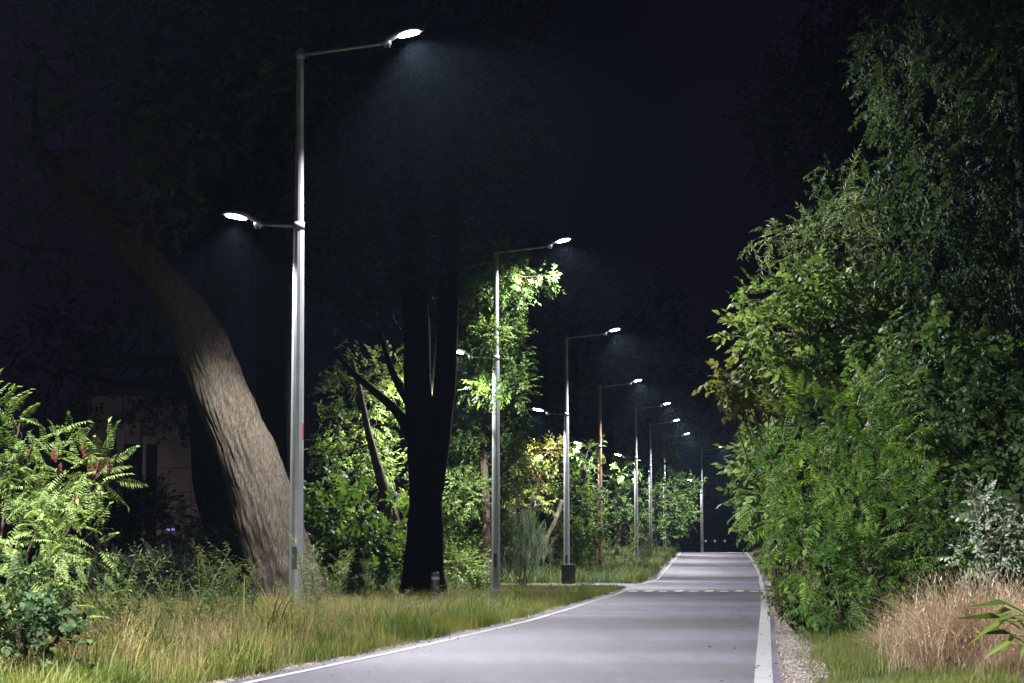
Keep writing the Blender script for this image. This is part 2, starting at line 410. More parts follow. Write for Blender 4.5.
def ribbon(name, fa, fb, dz, mat, ys, m=2):
    V = []
    for y in ys:
        a, b = float(fa(y)), float(fb(y))
        for k in range(m): V.append((a+(b-a)*k/(m-1), y, float(g(y))+dz))
    Q = [[i*m+k, i*m+k+1, (i+1)*m+k+1, (i+1)*m+k] for i in range(len(ys)-1) for k in range(m-1)]
    return link_np(name, V, np.zeros((0, 3), int), mat, None, True, Q)
ys = rows[(rows >= -60) & (rows <= 224)]
def wig(s, k): return lambda y: k*noise.noise((y*.9, s, 0))+k*.5*noise.noise((y*3.3, s, 5))
w1, w2, w3 = wig(1, .05), wig(4, .04), wig(9, .09)
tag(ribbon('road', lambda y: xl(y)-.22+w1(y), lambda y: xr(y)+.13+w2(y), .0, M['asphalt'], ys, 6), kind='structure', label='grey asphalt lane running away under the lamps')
mk = MB()
def rib(fa, fb, ys, dz=.005):
    V = []
    for y in ys: V += [(float(fa(y)), y, float(g(y))+dz), (float(fb(y)), y, float(g(y))+dz)]
    mk.add(V, [[2*i, 2*i+1, 2*i+3, 2*i+2] for i in range(len(ys)-1)])
for y0, y1 in ((-60, 76), (92, 222)):
    rib(lambda y: xl(y)-.04, lambda y: xl(y)+.055, rows[(rows >= y0) & (rows <= y1)])
rib(lambda y: xr(y)-.13, lambda y: xr(y)+.035, ys)
tag(mk.build('road_markings', M['paint']), kind='structure', label='white edge lines on both sides of the lane')
mk2 = MB()
yy = 69.8; x = float(xl(yy))+.15; k = 0
while x < float(xr(yy))-.4:
    dd = 2.6 if k % 2 else 1.5
    mk2.add([(x, yy, float(g(yy))+.006), (x+.26, yy, float(g(yy))+.006), (x+.26+.11*dd, yy+dd, float(g(yy+dd))+.006), (x+.11*dd, yy+dd, float(g(yy+dd))+.006)], [[0, 1, 2, 3]])
    x += .47; k += 1
M['mark'] = simple('crossing_paint', (.42, .40, .31), .6, 0, 6, .25)
tag(mk2.build('crossing_marks', M['mark']), kind='structure', label='row of pale dashes painted across the lane')
tag(ribbon('gravel_shoulder', lambda y: xr(y)+.12, lambda y: xr(y)+.46+w3(y)*1.2, -.004, M['gravel'], rows[(rows >= 10) & (rows <= 110)], 3), kind='structure', label='brown gravel strip along the right edge line')
tag(ribbon('gravel_edge', lambda y: xl(y)-.42+w3(y)*.5, lambda y: xl(y)-.2, -.004, M['gravel'], rows[(rows >= 10) & (rows <= 76)], 3), kind='structure', label='thin crumbling gravel edge along the left line')
# side path joining from the left
V = [(float(xl(y))-.2, y, float(g(y))+.002) for y in (79, 83, 87, 91)]
mbp = MB(); P0 = []
for y in np.linspace(80, 90, 6):
    for t in np.linspace(0, 1, 8):
        x = float(xl(y))+.1-t*1.6; P0.append((x, y+t*4, float(g(y+t*4))+.004+.03*min(t*2, 1)))
mbp.add(P0, [[i*8+j, i*8+j+1, (i+1)*8+j+1, (i+1)*8+j] for i in range(5) for j in range(7)])
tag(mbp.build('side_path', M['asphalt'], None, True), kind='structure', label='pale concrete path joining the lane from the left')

# ------------------------------------------------------------------ street lamps
def luminaire(sgn, zc, x0, tilt):
    """arrays of housing and glass bowl; along local x from x0 outward"""
    L = .74; st = np.linspace(0, 1, 15); V = []; n = 14
    for s in st:
        w = .045+.105*math.sin(min(1, s*1.55)*math.pi/2) if s < .8 else .15*math.sqrt(max(0, 1-((s-.8)/.2)**2))
        w = max(w, .012)
        top = .045+.075*math.sin(math.pi*min(1, s*.85+.15)); zc_ = .09*math.sin(s*math.pi*.75)+.05*s
        top *= (1 if s < .85 else max(.2, 1-(s-.85)/.19)); bot = .022 if s > .25 else .035
        for k in range(n):
            a = 2*math.pi*k/n; c, si = math.cos(a), math.sin(a)
            V.append((x0+s*L, c*w, zc_+(top*si*.62 if si > 0 else bot*si)))
    Q = [[i*n+k, i*n+(k+1) % n, (i+1)*n+(k+1) % n, (i+1)*n+k] for i in range(14) for k in range(n)]
    T = [[0, k+1, k] for k in range(1, n-1)]+[[14*n, 14*n+k, 14*n+k+1] for k in range(1, n-1)]
    # bowl
    Vb = []; nb = 16; m = 5
    for j in range(m):
        ph = j/(m-1)*math.pi/2
        for k in range(nb):
            a = 2*math.pi*k/nb
            s = .63+.27*math.cos(a)*math.cos(ph)
            base = .09*math.sin(s*math.pi*.75)+.05*s-.020
            Vb.append((x0+s*L, math.sin(a)*.13*math.cos(ph), base-.058*math.sin(ph)))
    Qb = [[j*nb+k, (j+1)*nb+k, (j+1)*nb+(k+1) % nb, j*nb+(k+1) % nb] for j in range(m-1) for k in range(nb)]
    def tf(V):
        V = np.array(V); c, s_ = math.cos(tilt), math.sin(tilt)
        x = (V[:, 0]-x0)*c-V[:, 2]*s_+x0; z = (V[:, 0]-x0)*s_+V[:, 2]*c+zc
        return np.stack([x*sgn, V[:, 1]*sgn, z], 1)
    return tf(V), Q, T, tf(Vb), Qb
def octa(s0, s1, z0, z1): pass
def make_lamp(mat, label):
    root = thing('street_lamp', label, 'street lamp', (0, 0, 0), 0, 'double armed street lamps along the left verge')
    zs = [-.1, .0, 2.5, 5, 6.75, 6.8, 9.0, 10.0]
    mb = MB(); rs = np.interp(zs, [0, 6.75, 6.8, 10], [.132, .100, .088, .066]); rs = np.array(rs)
    mb.tube([(0, 0, z) for z in zs], rs, 12); mb.build('pole', mat, root, False)
    mb = MB(); mb.tube([(0, 0, .0), (0, 0, .02)], [.21, .21], 16)
    for k in range(4):
        a = k*math.pi/2+.78; mb.tube([(.165*math.cos(a), .165*math.sin(a), .0), (.165*math.cos(a), .165*math.sin(a), .06)], .018, 6)
    mb.build('base_plate', mat, root)
    mb = MB(); mb.box((0, -.130, .9), (.045, .008, .2)); mb.build('access_door', M['matte'], root)
    mb = MB(); mb.tube([(0, 0, 9.99), (0, 0, 10.06)], [.072, .06], 12); mb.build('pole_cap', mat, root)
    for sgn, z, aL, rise in ((1, 9.93, 1.56, .17), (-1, 6.82, .72, .04)):
        mb = MB(); mb.tube([(0, 0, z), (sgn*aL*.5, 0, z+rise*.5), (sgn*aL, 0, z+rise)], [.034, .03, .026], 8)
        mb.tube([(0, 0, z-.07), (0, 0, z+.07)], [.088, .088] if z > 8 else [.105, .103], 12)
        arm = mb.build('arm', mat, root, True)
        V, Q, T, Vb, Qb = luminaire(sgn, z+rise+.02, aL-.02, .12 if sgn > 0 else .10)
        m2 = MB(); m2.add(V, Q, T)
        lum = m2.build('luminaire', M['housing'], root, True)
        m3 = MB(); m3.add(Vb, Qb); m3.build('lens', M['lens'], lum, True)
        m4 = MB()
        for k in (0, 1): 
            x = sgn*(aL+.0+.07*k); m4.tube([(x, 0, z+rise-.075), (x, 0, z+rise+.02)], .018, 6)
        m4.tube([(sgn*(aL-.06), 0, z+rise), (sgn*(aL+.1), 0, z+rise+.015)], .045, 8)
        m4.build('bracket', M['housing'], lum, True)
        ld = bpy.data.lights.get('lamp_light_%d' % sgn)
        if ld is None:
            ld = bpy.data.lights.new('lamp_light_%d' % sgn, 'SPOT')
            ld.energy = 3900 if sgn > 0 else 1700
            ld.spot_size = math.radians(138 if sgn > 0 else 116); ld.spot_blend = .45; ld.shadow_soft_size = .08
            ld.color = (.93, .92, 1.0) if sgn > 0 else (.94, .97, 1.0)
        lo = bpy.data.objects.new('lamp_light', ld); C.objects.link(lo); lo.parent = root
        lo.location = (sgn*(aL+.46), 0, z+rise+.02+.0); lo.rotation_euler = (0, sgn*math.radians(-23 if sgn > 0 else -2), 0)
    return root
def kids(o): return [c for c in o.children]
def copy_tree(o, parent=None):
    c = o.copy(); C.objects.link(c); c.parent = parent
    for ch in kids(o): copy_tree(ch, c)
    return c
lamp_xy = [(-3.82, 40.2), (-.47, 66.2), (2.22, 92.2), (4.6, 118.2), (7.9, 144.2), (10.4, 170.2), (13.2, 196.2), (18.6, 222.2), (-6.7, 14.2), (-10., -11.8)]
lamp_lab = ['tall double armed lamp nearest the camera, red sticker on its pole, beside the leaning trunk',
 'tall double armed lamp whose pole passes through leafy branches, second along the verge',
 'tall grey double armed lamp with the square black box at its foot',
 'tall double armed lamp with a brownish pole standing just past the side path',
 'double armed lamp rising from the weedy hump with a lit lower head beside it',
 'distant double armed lamp in front of the leaning brown trunk by the far crest',
 'distant double armed lamp half hidden by the crown of the crest tree',
 'farthest double armed lamp standing alone at the end of the road',
 'double armed lamp beside the feathery shrub just outside the photo',
 'double armed lamp standing behind the camera']
Z = lambda x, y: gh(x, y)
base = make_lamp(M['metal'], lamp_lab[0]); proto_kids = None
for i, (x, y) in enumerate(lamp_xy):
    if i == 0: o = base
    else:
        o = copy_tree(base)
        if i == 3:
            for ch in o.children:
                if ch.name.startswith('pole') and 'cap' not in ch.name:
                    ch.data = ch.data.copy(); ch.data.materials[0] = M['metal_brown']; ch['label'] = 'brownish stained pole'
    o.location = (x, y, float(g(y))+.06); o.rotation_euler = (0, 0, -.11+(.02*((i*7) % 3-1))); o['label'] = lamp_lab[i]
for o in S.objects:   # the two lamps before the frame have wide, level heads
    if o.type == 'LIGHT' and o.parent is not None and o.parent.location.y < 20 and o.location.x > 0:
        o.data = bpy.data.lights.get('wide_light') or o.data.copy(); o.data.name = 'wide_light'
        o.data.spot_size = math.radians(154); o.data.spot_blend = .35; o.data.energy = 9200
        o.rotation_euler = (0, 0, 0)
    elif o.type == 'LIGHT' and o.parent is not None and 60 < o.parent.location.y < 70:
        o.data = o.data.copy(); o.data.spot_size = math.radians(140)
    if o.type == 'LIGHT' and o.parent is not None and 60 < o.parent.location.y < 70 and o.location.x > 0:
        o.data = o.data.copy(); o.data.spot_size = math.radians(156); o.data.energy = 1900; o.rotation_euler = (0, math.radians(-6), 0)
st = MB(); a0 = np.linspace(-.75, -.05, 5); V = []
for a in a0:
    for z in (3.0, 3.28): V.append((.1195*math.cos(a), .1055*math.sin(a), z))
st.add(V, [[2*i, 2*i+2, 2*i+3, 2*i+1] for i in range(4)])
st.build('sticker', M['red'], base, local=False)['label'] = 'red sticker wrapped on the pole'

# ------------------------------------------------------------------ trees on the left
# leaning pale trunk by the first lamp
tree('leaning_willow', 'thick pale furrowed trunk leaning left behind the nearest lamp', 'tree',
     [(300, 620, 42), (287, 585, 34), (277, 550, 31), (262, 500, 29), (241, 440, 27.5), (221, 390, 26), (200, 340, 24), (172, 292, 19), (132, 247, 15), (84, 200, 12), (35, 150, 9)], 44,
     [B(150, 215, 43, 60, 40), B(90, 150, 44, 80, 60), B(200, 120, 45, 80, 60), B(40, 60, 46, 90, 60), B(120, 20, 44, 110, 60), B(240, 40, 46, 60, 60), B(30, 250, 45, 60, 50), B(150, 300, 48, 35, 30)],
     'ovate', .42, .22, M['leaf_dark'], M['bark_light'], 11, n=110, barkd=.13, rings=230, gap=.25, upb=-.1, freq=11)
tree('dark_trunk_tree', 'black trunk with a knobbly side standing left of the leaning pale trunk', 'tree',
     [(255, 615, 26), (238, 560, 21), (216, 500, 19), (207, 440, 18), (205, 380, 18), (214, 300, 16), (228, 200, 13), (235, 80, 10)], 52,
     [B(230, 150, 52, 90, 80), B(150, 60, 53, 90, 70), B(300, 60, 53, 70, 70), B(170, 385, 54, 34, 45), B(172, 400, 56, 26, 30), B(120, 360, 54, 45, 50), B(60, 370, 55, 50, 60)],
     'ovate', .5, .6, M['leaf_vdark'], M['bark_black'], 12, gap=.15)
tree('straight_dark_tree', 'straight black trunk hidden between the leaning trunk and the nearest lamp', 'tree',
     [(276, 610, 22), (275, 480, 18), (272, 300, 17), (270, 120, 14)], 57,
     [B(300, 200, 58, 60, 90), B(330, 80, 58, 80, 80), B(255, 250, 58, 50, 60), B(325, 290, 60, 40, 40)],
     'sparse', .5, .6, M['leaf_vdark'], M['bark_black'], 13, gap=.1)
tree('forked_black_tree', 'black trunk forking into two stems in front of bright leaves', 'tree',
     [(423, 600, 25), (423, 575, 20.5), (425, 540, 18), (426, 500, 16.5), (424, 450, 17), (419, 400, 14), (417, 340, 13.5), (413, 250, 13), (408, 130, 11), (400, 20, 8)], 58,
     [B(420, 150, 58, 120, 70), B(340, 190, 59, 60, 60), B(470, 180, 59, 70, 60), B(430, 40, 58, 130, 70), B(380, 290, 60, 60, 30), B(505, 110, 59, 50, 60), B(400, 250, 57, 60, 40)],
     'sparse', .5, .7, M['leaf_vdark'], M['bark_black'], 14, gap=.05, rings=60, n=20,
     extra=[[(430, 490, 14), (436, 450, 14), (443, 400, 11.5), (447, 350, 10.5), (449, 290, 10), (452, 200, 10), (470, 80, 7)], [(412, 440, 5), (397, 412, 5), (375, 392, 4), (350, 370, 3), (335, 350, 2)], [(412, 410, 4), (400, 388, 4), (388, 360, 3), (380, 330, 2)]])
tree('slanted_tree', 'slim dark slanting tree with bright yellow green leaves left of the forked trunk', 'tree',
     [(410, 585, 8), (404, 558, 7), (392, 515, 6), (380, 475, 5), (368, 430, 3.5), (360, 390, 2.5), (352, 360, 2)], 64,
     [B(378, 372, 66, 27, 24), B(352, 395, 66, 28, 26), B(342, 430, 66, 26, 22), B(376, 425, 67, 28, 30), B(362, 462, 66, 32, 22), B(392, 395, 67, 22, 36), B(335, 365, 66, 16, 14), B(385, 480, 68, 30, 24), B(330, 455, 66, 14, 14)],
     'ovate', .42, .55, M['leaf_bright'], M['bark_mid'], 15, gap=.28, gscale=2.2, subs=4)
tree('grey_leaved_tree', 'muted green tree around the second lamp pole with a bright hanging branch', 'tree',
     [(488, 600, 5), (487, 550, 4.5), (485, 480, 4), (478, 380, 4), (474, 300, 3), (478, 230, 3)], 71,
     [B(482, 300, 69, 28, 26), B(495, 340, 69, 30, 26), B(480, 375, 69, 30, 28), B(512, 365, 69, 20, 24), B(470, 420, 71, 26, 32), B(500, 420, 71, 26, 30), B(480, 470, 72, 28, 30), B(517, 385, 68, 13, 18), B(492, 335, 65.2, 14, 10), B(488, 392, 65.2, 16, 12), B(508, 335, 68, 22, 14), B(512, 300, 68, 13, 9), B(465, 335, 71, 22, 30), B(495, 262, 68.5, 28, 20), B(500, 455, 72, 22, 24)],
     'ovate', .36, .7, M['leaf_mid'], M['bark_mid'], 16, gap=.2, gscale=2.)
tree('hanging_branch_tree', 'yellow green branch reaching out under the second lamp head', 'tree',
     [(432, 600, 6), (430, 500, 5), (438, 350, 4), (455, 280, 3), (490, 262, 2.5), (530, 272, 2)], 68,
     [B(505, 268, 67, 26, 11), B(525, 277, 67, 20, 12), B(540, 281, 67, 14, 9), B(518, 292, 67, 12, 8), B(490, 285, 67, 20, 10)],
     'ovate', .42, .5, M['leaf_mid'], M['bark_mid'], 17, gap=.1, upb=-.5)
tree('yellowing_tree', 'yellowing tree with pale trunk between the second and third lamps', 'tree',
     [(516, 585, 6), (515, 550, 5.5), (511, 510, 5), (514, 480, 4.5), (525, 455, 3)], 96,
     [B(530, 455, 95, 26, 13), B(550, 452, 94, 18, 9), B(512, 470, 96, 22, 20), B(538, 478, 95, 20, 15), B(522, 497, 95, 22, 16), B(556, 447, 94, 12, 5), B(535, 505, 94, 9, 11)],
     'ovate', .55, .5, M['leaf_yellow'], M['bark_pale'], 18, gap=.2, gscale=2,
     extra=[[(543, 560, 2.5), (546, 540, 2.5), (555, 522, 2.3), (562, 500, 2)], [(527, 560, 4), (525, 530, 3.5), (527, 505, 3)]])
tree('olive_tree', 'olive green tree filling the space between the third and fourth lamps', 'tree',
     [(580, 570, 5), (578, 520, 4), (584, 470, 3)], 116,
     [B(582, 480, 116, 20, 22), B(570, 505, 115, 22, 25), B(592, 515, 115, 14, 28), B(572, 540, 112, 22, 22), B(588, 450, 118, 14, 14), B(550, 520, 112, 22, 30), B(560, 480, 116, 18, 20)],
     'ovate', .6, .55, M['leaf_mid'], M['bark_mid'], 19, gap=.2, gscale=1.5)
tree('roadside_maple', 'broad tree with pale lit leaves behind the fourth and fifth lamps', 'tree',
     [(618, 556, 4), (618, 500, 3.5), (620, 460, 2.5)], 150,
     [B(622, 472, 146, 15, 15), B(612, 500, 148, 17, 18), B(632, 490, 150, 12, 24), B(606, 520, 150, 12, 14), B(630, 518, 150, 14, 18)],
     'ovate', .8, .55, M['leaf_mid'], M['bark_mid'], 20, gap=.22, gscale=1.2)
tree('crest_tree', 'leafy tree with a brown leaning trunk by the crest of the road', 'tree',
     [(646, 560, 7.5), (648, 530, 6), (652, 500, 5), (656, 470, 4.2), (662, 440, 3)], 178,
     [B(672, 444, 176, 14, 4), B(668, 465, 177, 14, 14), B(676, 488, 176, 17, 14), B(690, 486, 176, 10, 5), B(664, 500, 174, 16, 16), B(676, 515, 174, 18, 16), B(668, 532, 174, 16, 12), B(684, 505, 176, 10, 12)],
     'ovate', .8, .6, M['leaf_mid'], M['bark_light'], 21, gap=.2, gscale=1., n=10)
# tall dark trees in the background
for k, (px, top, Y, w) in enumerate([(575, 255, 165, 40), (650, 275, 235, 45), (520, 190, 140, 50), (700, 330, 300, 40), (470, 260, 150, 60), (545, 300, 130, 45), (610, 330, 190, 30)]):
    bl = [B(px, top+40, Y, w*.6, 40), B(px-w*.4, top+90, Y, w*.5, 50), B(px+w*.35, top+100, Y, w*.5, 55), B(px, top+150, Y, w*.6, 50)]
    lab = ['tall dark tree rising right behind the third lamp pole', 'distant dark tree whose rounded top stands centrally against the purple sky', 'tall dark tree behind the second lamp head', 'lowest distant dark tree beyond the end of the road',
           'broad dark tree behind the grey leaved tree', 'dark tree behind the yellowing tree', 'dark tree between the third and fourth lamps'][k]
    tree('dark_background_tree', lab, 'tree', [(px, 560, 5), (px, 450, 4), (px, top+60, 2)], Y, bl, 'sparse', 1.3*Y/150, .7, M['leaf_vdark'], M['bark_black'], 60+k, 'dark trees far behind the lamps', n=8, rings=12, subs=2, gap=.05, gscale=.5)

# shrubs
def shrub(name, label, px, py_base, Y, blobs, temp, size, dens, leaf, seed, cat='shrub', nst=7, stem=M['bark_mid'], fo='foliage', group=None, **kw):
    b = P(px, py_base, Y); root = thing(name, label, cat, (b[0], Y, gh(b[0], Y)), 0, group)
    cr, Pn = crown(fo, blobs, temp, size, dens, leaf, root, seed, **kw)
    rg = np.random.default_rng(seed); mb = MB(); o = np.array(root.location)
    tg = [bb[0] for bb in blobs]+[bb[0]+rg.normal(0, .5, 3)*np.array(bb[1]) for bb in blobs for _ in range(2)]
    for t in tg:
        s0 = o+np.array([rg.normal(0, .1), rg.normal(0, .1), -.05]); mid = (s0*.5+t*.5)+np.array([rg.normal(0, .08), 0, .1*np.linalg.norm(t-s0)])
        mb.tube(spline([s0, mid, t], 7), np.linspace(.022, .006, 7), 5, cap=False)
    mb.build('stems', stem, root, True)
    return root
shrub('broadleaf_bush', 'dark green bush under the slanted tree left of the forked trunk', 345, 595, 60,
      [B(325, 560, 60, 26, 30), B(350, 535, 60, 32, 32), B(378, 560, 60, 28, 32), B(318, 525, 61, 20, 22), B(340, 580, 59, 34, 20), B(390, 530, 62, 20, 26), B(330, 500, 62, 22, 20)],
      'big6', .42, .5, M['leaf_mid'], 31, gap=.15, gscale=2)
shrub('bright_bush', 'small bright green bush between the forked trunk and second lamp', 463, 596, 69,
      [B(462, 573, 69, 20, 20), B(478, 565, 70, 16, 18), B(452, 560, 70, 14, 22), B(462, 535, 72, 22, 22)], 'ovate', .4, .6, M['leaf_bright'], 32, gap=.1)
shrub('understory_bush', 'shadowy bush behind the second lamp pole beneath the grey leaved tree', 475, 596, 76,
      [B(470, 500, 76, 30, 26), B(500, 510, 77, 22, 30), B(480, 540, 76, 30, 30), B(440, 520, 76, 20, 40), B(462, 455, 72, 22, 26), B(465, 495, 70, 24, 24), B(505, 470, 73, 20, 26)], 'ovate', .42, .7, M['leaf_bright'], 33, gap=.1)
shrub('willowy_bush', 'feathery grey green bush right of the second lamp pole', 522, 588, 86,
      [B(522, 556, 86, 20, 26), B(510, 566, 86, 14, 18), B(535, 562, 86, 14, 20), B(524, 535, 86, 10, 16)], 'fine', .7, 1.1, M['leaf_grey'], 34, out=.2, upb=1.0, rnd=.25)
shrub('low_green_shrub', 'low rounded shrub right of the third lamp pole', 577, 575, 104,
      [B(577, 548, 104, 12, 16), B(566, 555, 104, 12, 12), B(588, 556, 104, 12, 12)], 'ovate', .5, .6, M['leaf_mid'], 35)
shrub('feathery_undergrowth', 'unlit feathery bush in front of the pale building wall', 140, 600, 50,
      [B(110, 540, 50, 30, 35), B(150, 530, 50, 32, 38), B(130, 505, 51, 30, 25), B(185, 560, 49, 30, 25), B(210, 540, 50, 18, 30), B(95, 580, 46, 35, 25), B(160, 580, 46, 40, 22)],
      'pinn', .40, 1.9, M['leaf_vdark'], 36, gap=.0)

# left foreground shrub with feathery leaves
lb = [B(15, 450, 20, 42, 46), B(60, 480, 20, 45, 36), B(20, 540, 19, 55, 60), B(75, 540, 20, 42, 45), B(100, 470, 20.5, 26, 20), B(25, 620, 19, 50, 55), B(-20, 440, 20, 50, 52), B(85, 590, 20.5, 30, 24), B(-30, 560, 19, 60, 90)]
sr = shrub('feathery_shrub', 'bright feathery leaved shrub filling the lower left corner', -10, 700, 20, lb, 'pinn', .25, .5, M['leaf_bright'], 41, rj=.35, gap=.2, gscale=2.5, out=.7, upb=.1, rnd=.45)
rg = np.random.default_rng(5); mb = MB()
Vv, Tt = [], []
for (px, py) in [(85, 452), (98, 466), (55, 455), (14, 428), (30, 452), (76, 500), (92, 470), (108, 466), (60, 470)]:
    c = P(px, py, 19.7+rg.uniform(-.2, .2)); ms = MB(); d = np.array([rg.normal(0, .03), rg.normal(0, .03), .13])
    ms.tube([c-d*.5+d*t for t in np.linspace(0, 1, 9)], [.004, .012, .024, .016, .022, .014, .017, .009, .003], 9, 1.6, int(px), freq=5)
    ms.build('seed_head', M['seed'], sr, False)['label'] = 'reddish brown seed cluster'
shrub('dark_leaf_shrub', 'low dark green shrub with brown withered leaves in the bottom left corner', 20, 700, 18.2,
      [B(10, 600, 18, 40, 40), B(40, 650, 18, 45, 34), B(-5, 660, 18, 45, 50)], 'ovate6', .22, .6, M['leaf_dark'], 42, gap=.1)

# ------------------------------------------------------------------ right hand side
tree('dark_backdrop_tree', 'unlit tall tree behind the bright right hand thicket', 'tree',
     [(900, 600, 14), (890, 400, 12), (880, 150, 8)], 60,
     [B(820, 120, 60, 70, 80), B(900, 60, 60, 110, 90), B(980, 150, 60, 90, 120), B(860, 250, 60, 70, 80), B(850, 380, 60, 70, 80), B(960, 350, 58, 100, 120), B(840, 500, 58, 60, 70), B(950, 500, 55, 100, 90)],
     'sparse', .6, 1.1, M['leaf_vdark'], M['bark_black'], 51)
tree('drooping_tree', 'tall dark tree with drooping leaves rising out of the top right corner', 'tree',
     [(1035, 640, 14, 37), (1035, 500, 12, 37), (1030, 300, 10, 37), (1020, 100, 8, 37), (1010, -50, 6, 37)], 37,
     [B(960, 40, 34, 60, 50), B(1020, 90, 33, 60, 70), B(915, 110, 34, 48, 40), B(960, 180, 33, 60, 45), B(1020, 240, 33, 50, 60), B(930, 255, 33, 50, 45), B(975, 320, 33, 60, 45), B(1000, -30, 34, 100, 60), B(900, 170, 35, 35, 40), B(890, 60, 36, 40, 50), B(850, 185, 37.5, 36, 24), B(825, 200, 37.8, 30, 14), B(1030, 350, 33.5, 40, 60)],
     'weep6', .33, .62, M['leaf_dark'], M['bark_black'], 52, gap=.17, gscale=1.8, out=.45, upb=-.75, rnd=.4)
tree('layered_leaf_tree', 'mid green tree with layered leafy sprays under the drooping tree at the right edge', 'tree',
     [(1000, 640, 10), (995, 500, 8), (985, 400, 6)], 33,
     [B(915, 345, 32, 45, 34), B(960, 360, 31.5, 45, 34), B(1012, 385, 31.5, 48, 40), B(935, 395, 31.3, 45, 34), B(985, 425, 31, 45, 36), B(905, 420, 32, 40, 36), B(1025, 450, 31, 45, 40), B(950, 450, 31, 45, 32), B(995, 490, 30.7, 50, 34), B(930, 490, 31, 40, 30), B(1020, 530, 30.7, 40, 34), B(880, 350, 33, 30, 34)],
     'ovate6', .36, .55, M['leaf_side'], M['bark_black'], 61, rj=.3, gap=.16, gscale=2., out=.7, upb=-.3, rnd=.35)
tree('willow_leaved_tree', 'narrow leaved branches arching left above the broad leaved ones', 'tree',
     [(880, 640, 10), (875, 450, 8), (865, 300, 6), (850, 240, 4)], 37,
     [B(845, 225, 36, 45, 22), B(805, 236, 36, 34, 14), B(770, 242, 36, 26, 6), B(880, 205, 36, 40, 28), B(830, 255, 36, 36, 20), B(875, 255, 36.5, 40, 30), B(845, 200, 37, 24, 12)],
     'willow', .42, .6, M['leaf_willow'], M['bark_mid'], 53, gap=.14, gscale=2, out=.6, upb=-.3, rnd=.35)
tree('broad_leaved_tree', 'broad leaved tree, its pale green leaves in the middle of the right hand thicket', 'tree',
     [(875, 640, 10), (865, 500, 8), (850, 400, 6), (830, 330, 4)], 35,
     [B(815, 290, 35, 42, 26), B(790, 335, 35, 40, 26), B(850, 320, 35, 45, 36), B(770, 362, 35, 32, 20), B(820, 370, 34.5, 45, 34), B(868, 380, 34.5, 40, 36), B(760, 300, 36.5, 22, 14), B(880, 300, 35.5, 40, 36), B(870, 440, 34, 42, 40), B(745, 330, 37, 16, 12), B(900, 340, 35, 34, 36)],
     'big6', .28, .5, M['leaf_broad'], M['bark_mid'], 54, gap=.15, gscale=2.2, out=.6, upb=-.05, rnd=.4)
shrub('olive_sapling', 'drooping olive leaved sapling leaning over the lane at the left edge of the thicket', 790, 600, 36,
     [B(728, 378, 35.5, 16, 6), B(748, 386, 35.5, 18, 9), B(735, 394, 35.5, 12, 7), B(772, 392, 36, 18, 12)], 'big6', .27, .6, M['leaf_olive'], 55, out=.7, upb=-.3)
shrub('pale_edge_shrub', 'pale leaved shrub on the far left edge of the thicket over the edge line', 790, 600, 42,
     [B(762, 455, 42, 20, 24), B(752, 480, 42, 14, 20), B(770, 505, 42, 20, 28), B(778, 540, 42, 18, 26), B(780, 470, 42, 20, 30), B(762, 530, 43, 10, 12)], 'big6', .34, .7, M['leaf_broad'], 56, gap=.1)
shrub('acacia_bush', 'dense bush of feathery dark green leaves leaning over the gravel on the right', 850, 655, 30,
     [B(815, 425, 30, 45, 34), B(790, 465, 30, 38, 32), B(840, 470, 29.5, 50, 40), B(800, 515, 29.5, 45, 34), B(855, 520, 29, 50, 40), B(820, 560, 29, 42, 32), B(860, 575, 28.5, 44, 38), B(885, 460, 30, 40, 40), B(900, 520, 29, 38, 40), B(835, 605, 28.5, 28, 24), B(850, 628, 28, 24, 16), B(895, 570, 28.5, 40, 36), B(860, 430, 30, 40, 40), B(770, 500, 31, 22, 26), B(930, 540, 29, 40, 40)],
     'pinn', .40, .55, M['leaf_acacia'], 57, rj=.25, gap=.12, gscale=2., out=.75, upb=0, rnd=.35)
shrub('low_branch_shrub', 'low leafy branches reaching over the right edge line beside the gravel', 815, 640, 30.5,
     [B(795, 600, 30.5, 22, 9), B(778, 592, 30.5, 12, 7), B(812, 590, 30, 18, 14), B(805, 612, 30, 12, 7)], 'ovate6', .26, .6, M['leaf_mid'], 58, out=.7)
# silver leaved plant
shrub('silver_leaved_plant', 'pale silvery leaved plant with a white stem at the right edge', 1000, 670, 22.5,
     [B(985, 520, 22.5, 20, 26), B(1005, 550, 22.5, 26, 28), B(975, 560, 22.3, 16, 22), B(1010, 590, 22.3, 24, 22), B(1020, 520, 22.6, 18, 26), B(985, 590, 22.3, 16, 14), B(982, 497, 22.5, 6, 12)], 'ovate6', .15, .35, M['leaf_silver'], 59, stem=M['bark_pale'], gap=.2, gscale=4, out=.7)
shrub('small_dark_thicket', 'dark leafy undergrowth between the drooping tree and the tan grass', 960, 650, 29.5,
     [B(940, 590, 29.5, 50, 40), B(1000, 560, 29.5, 50, 50), B(990, 620, 29.5, 50, 40), B(925, 625, 29, 30, 25)], 'ovate6', .3, .6, M['leaf_dark'], 60)

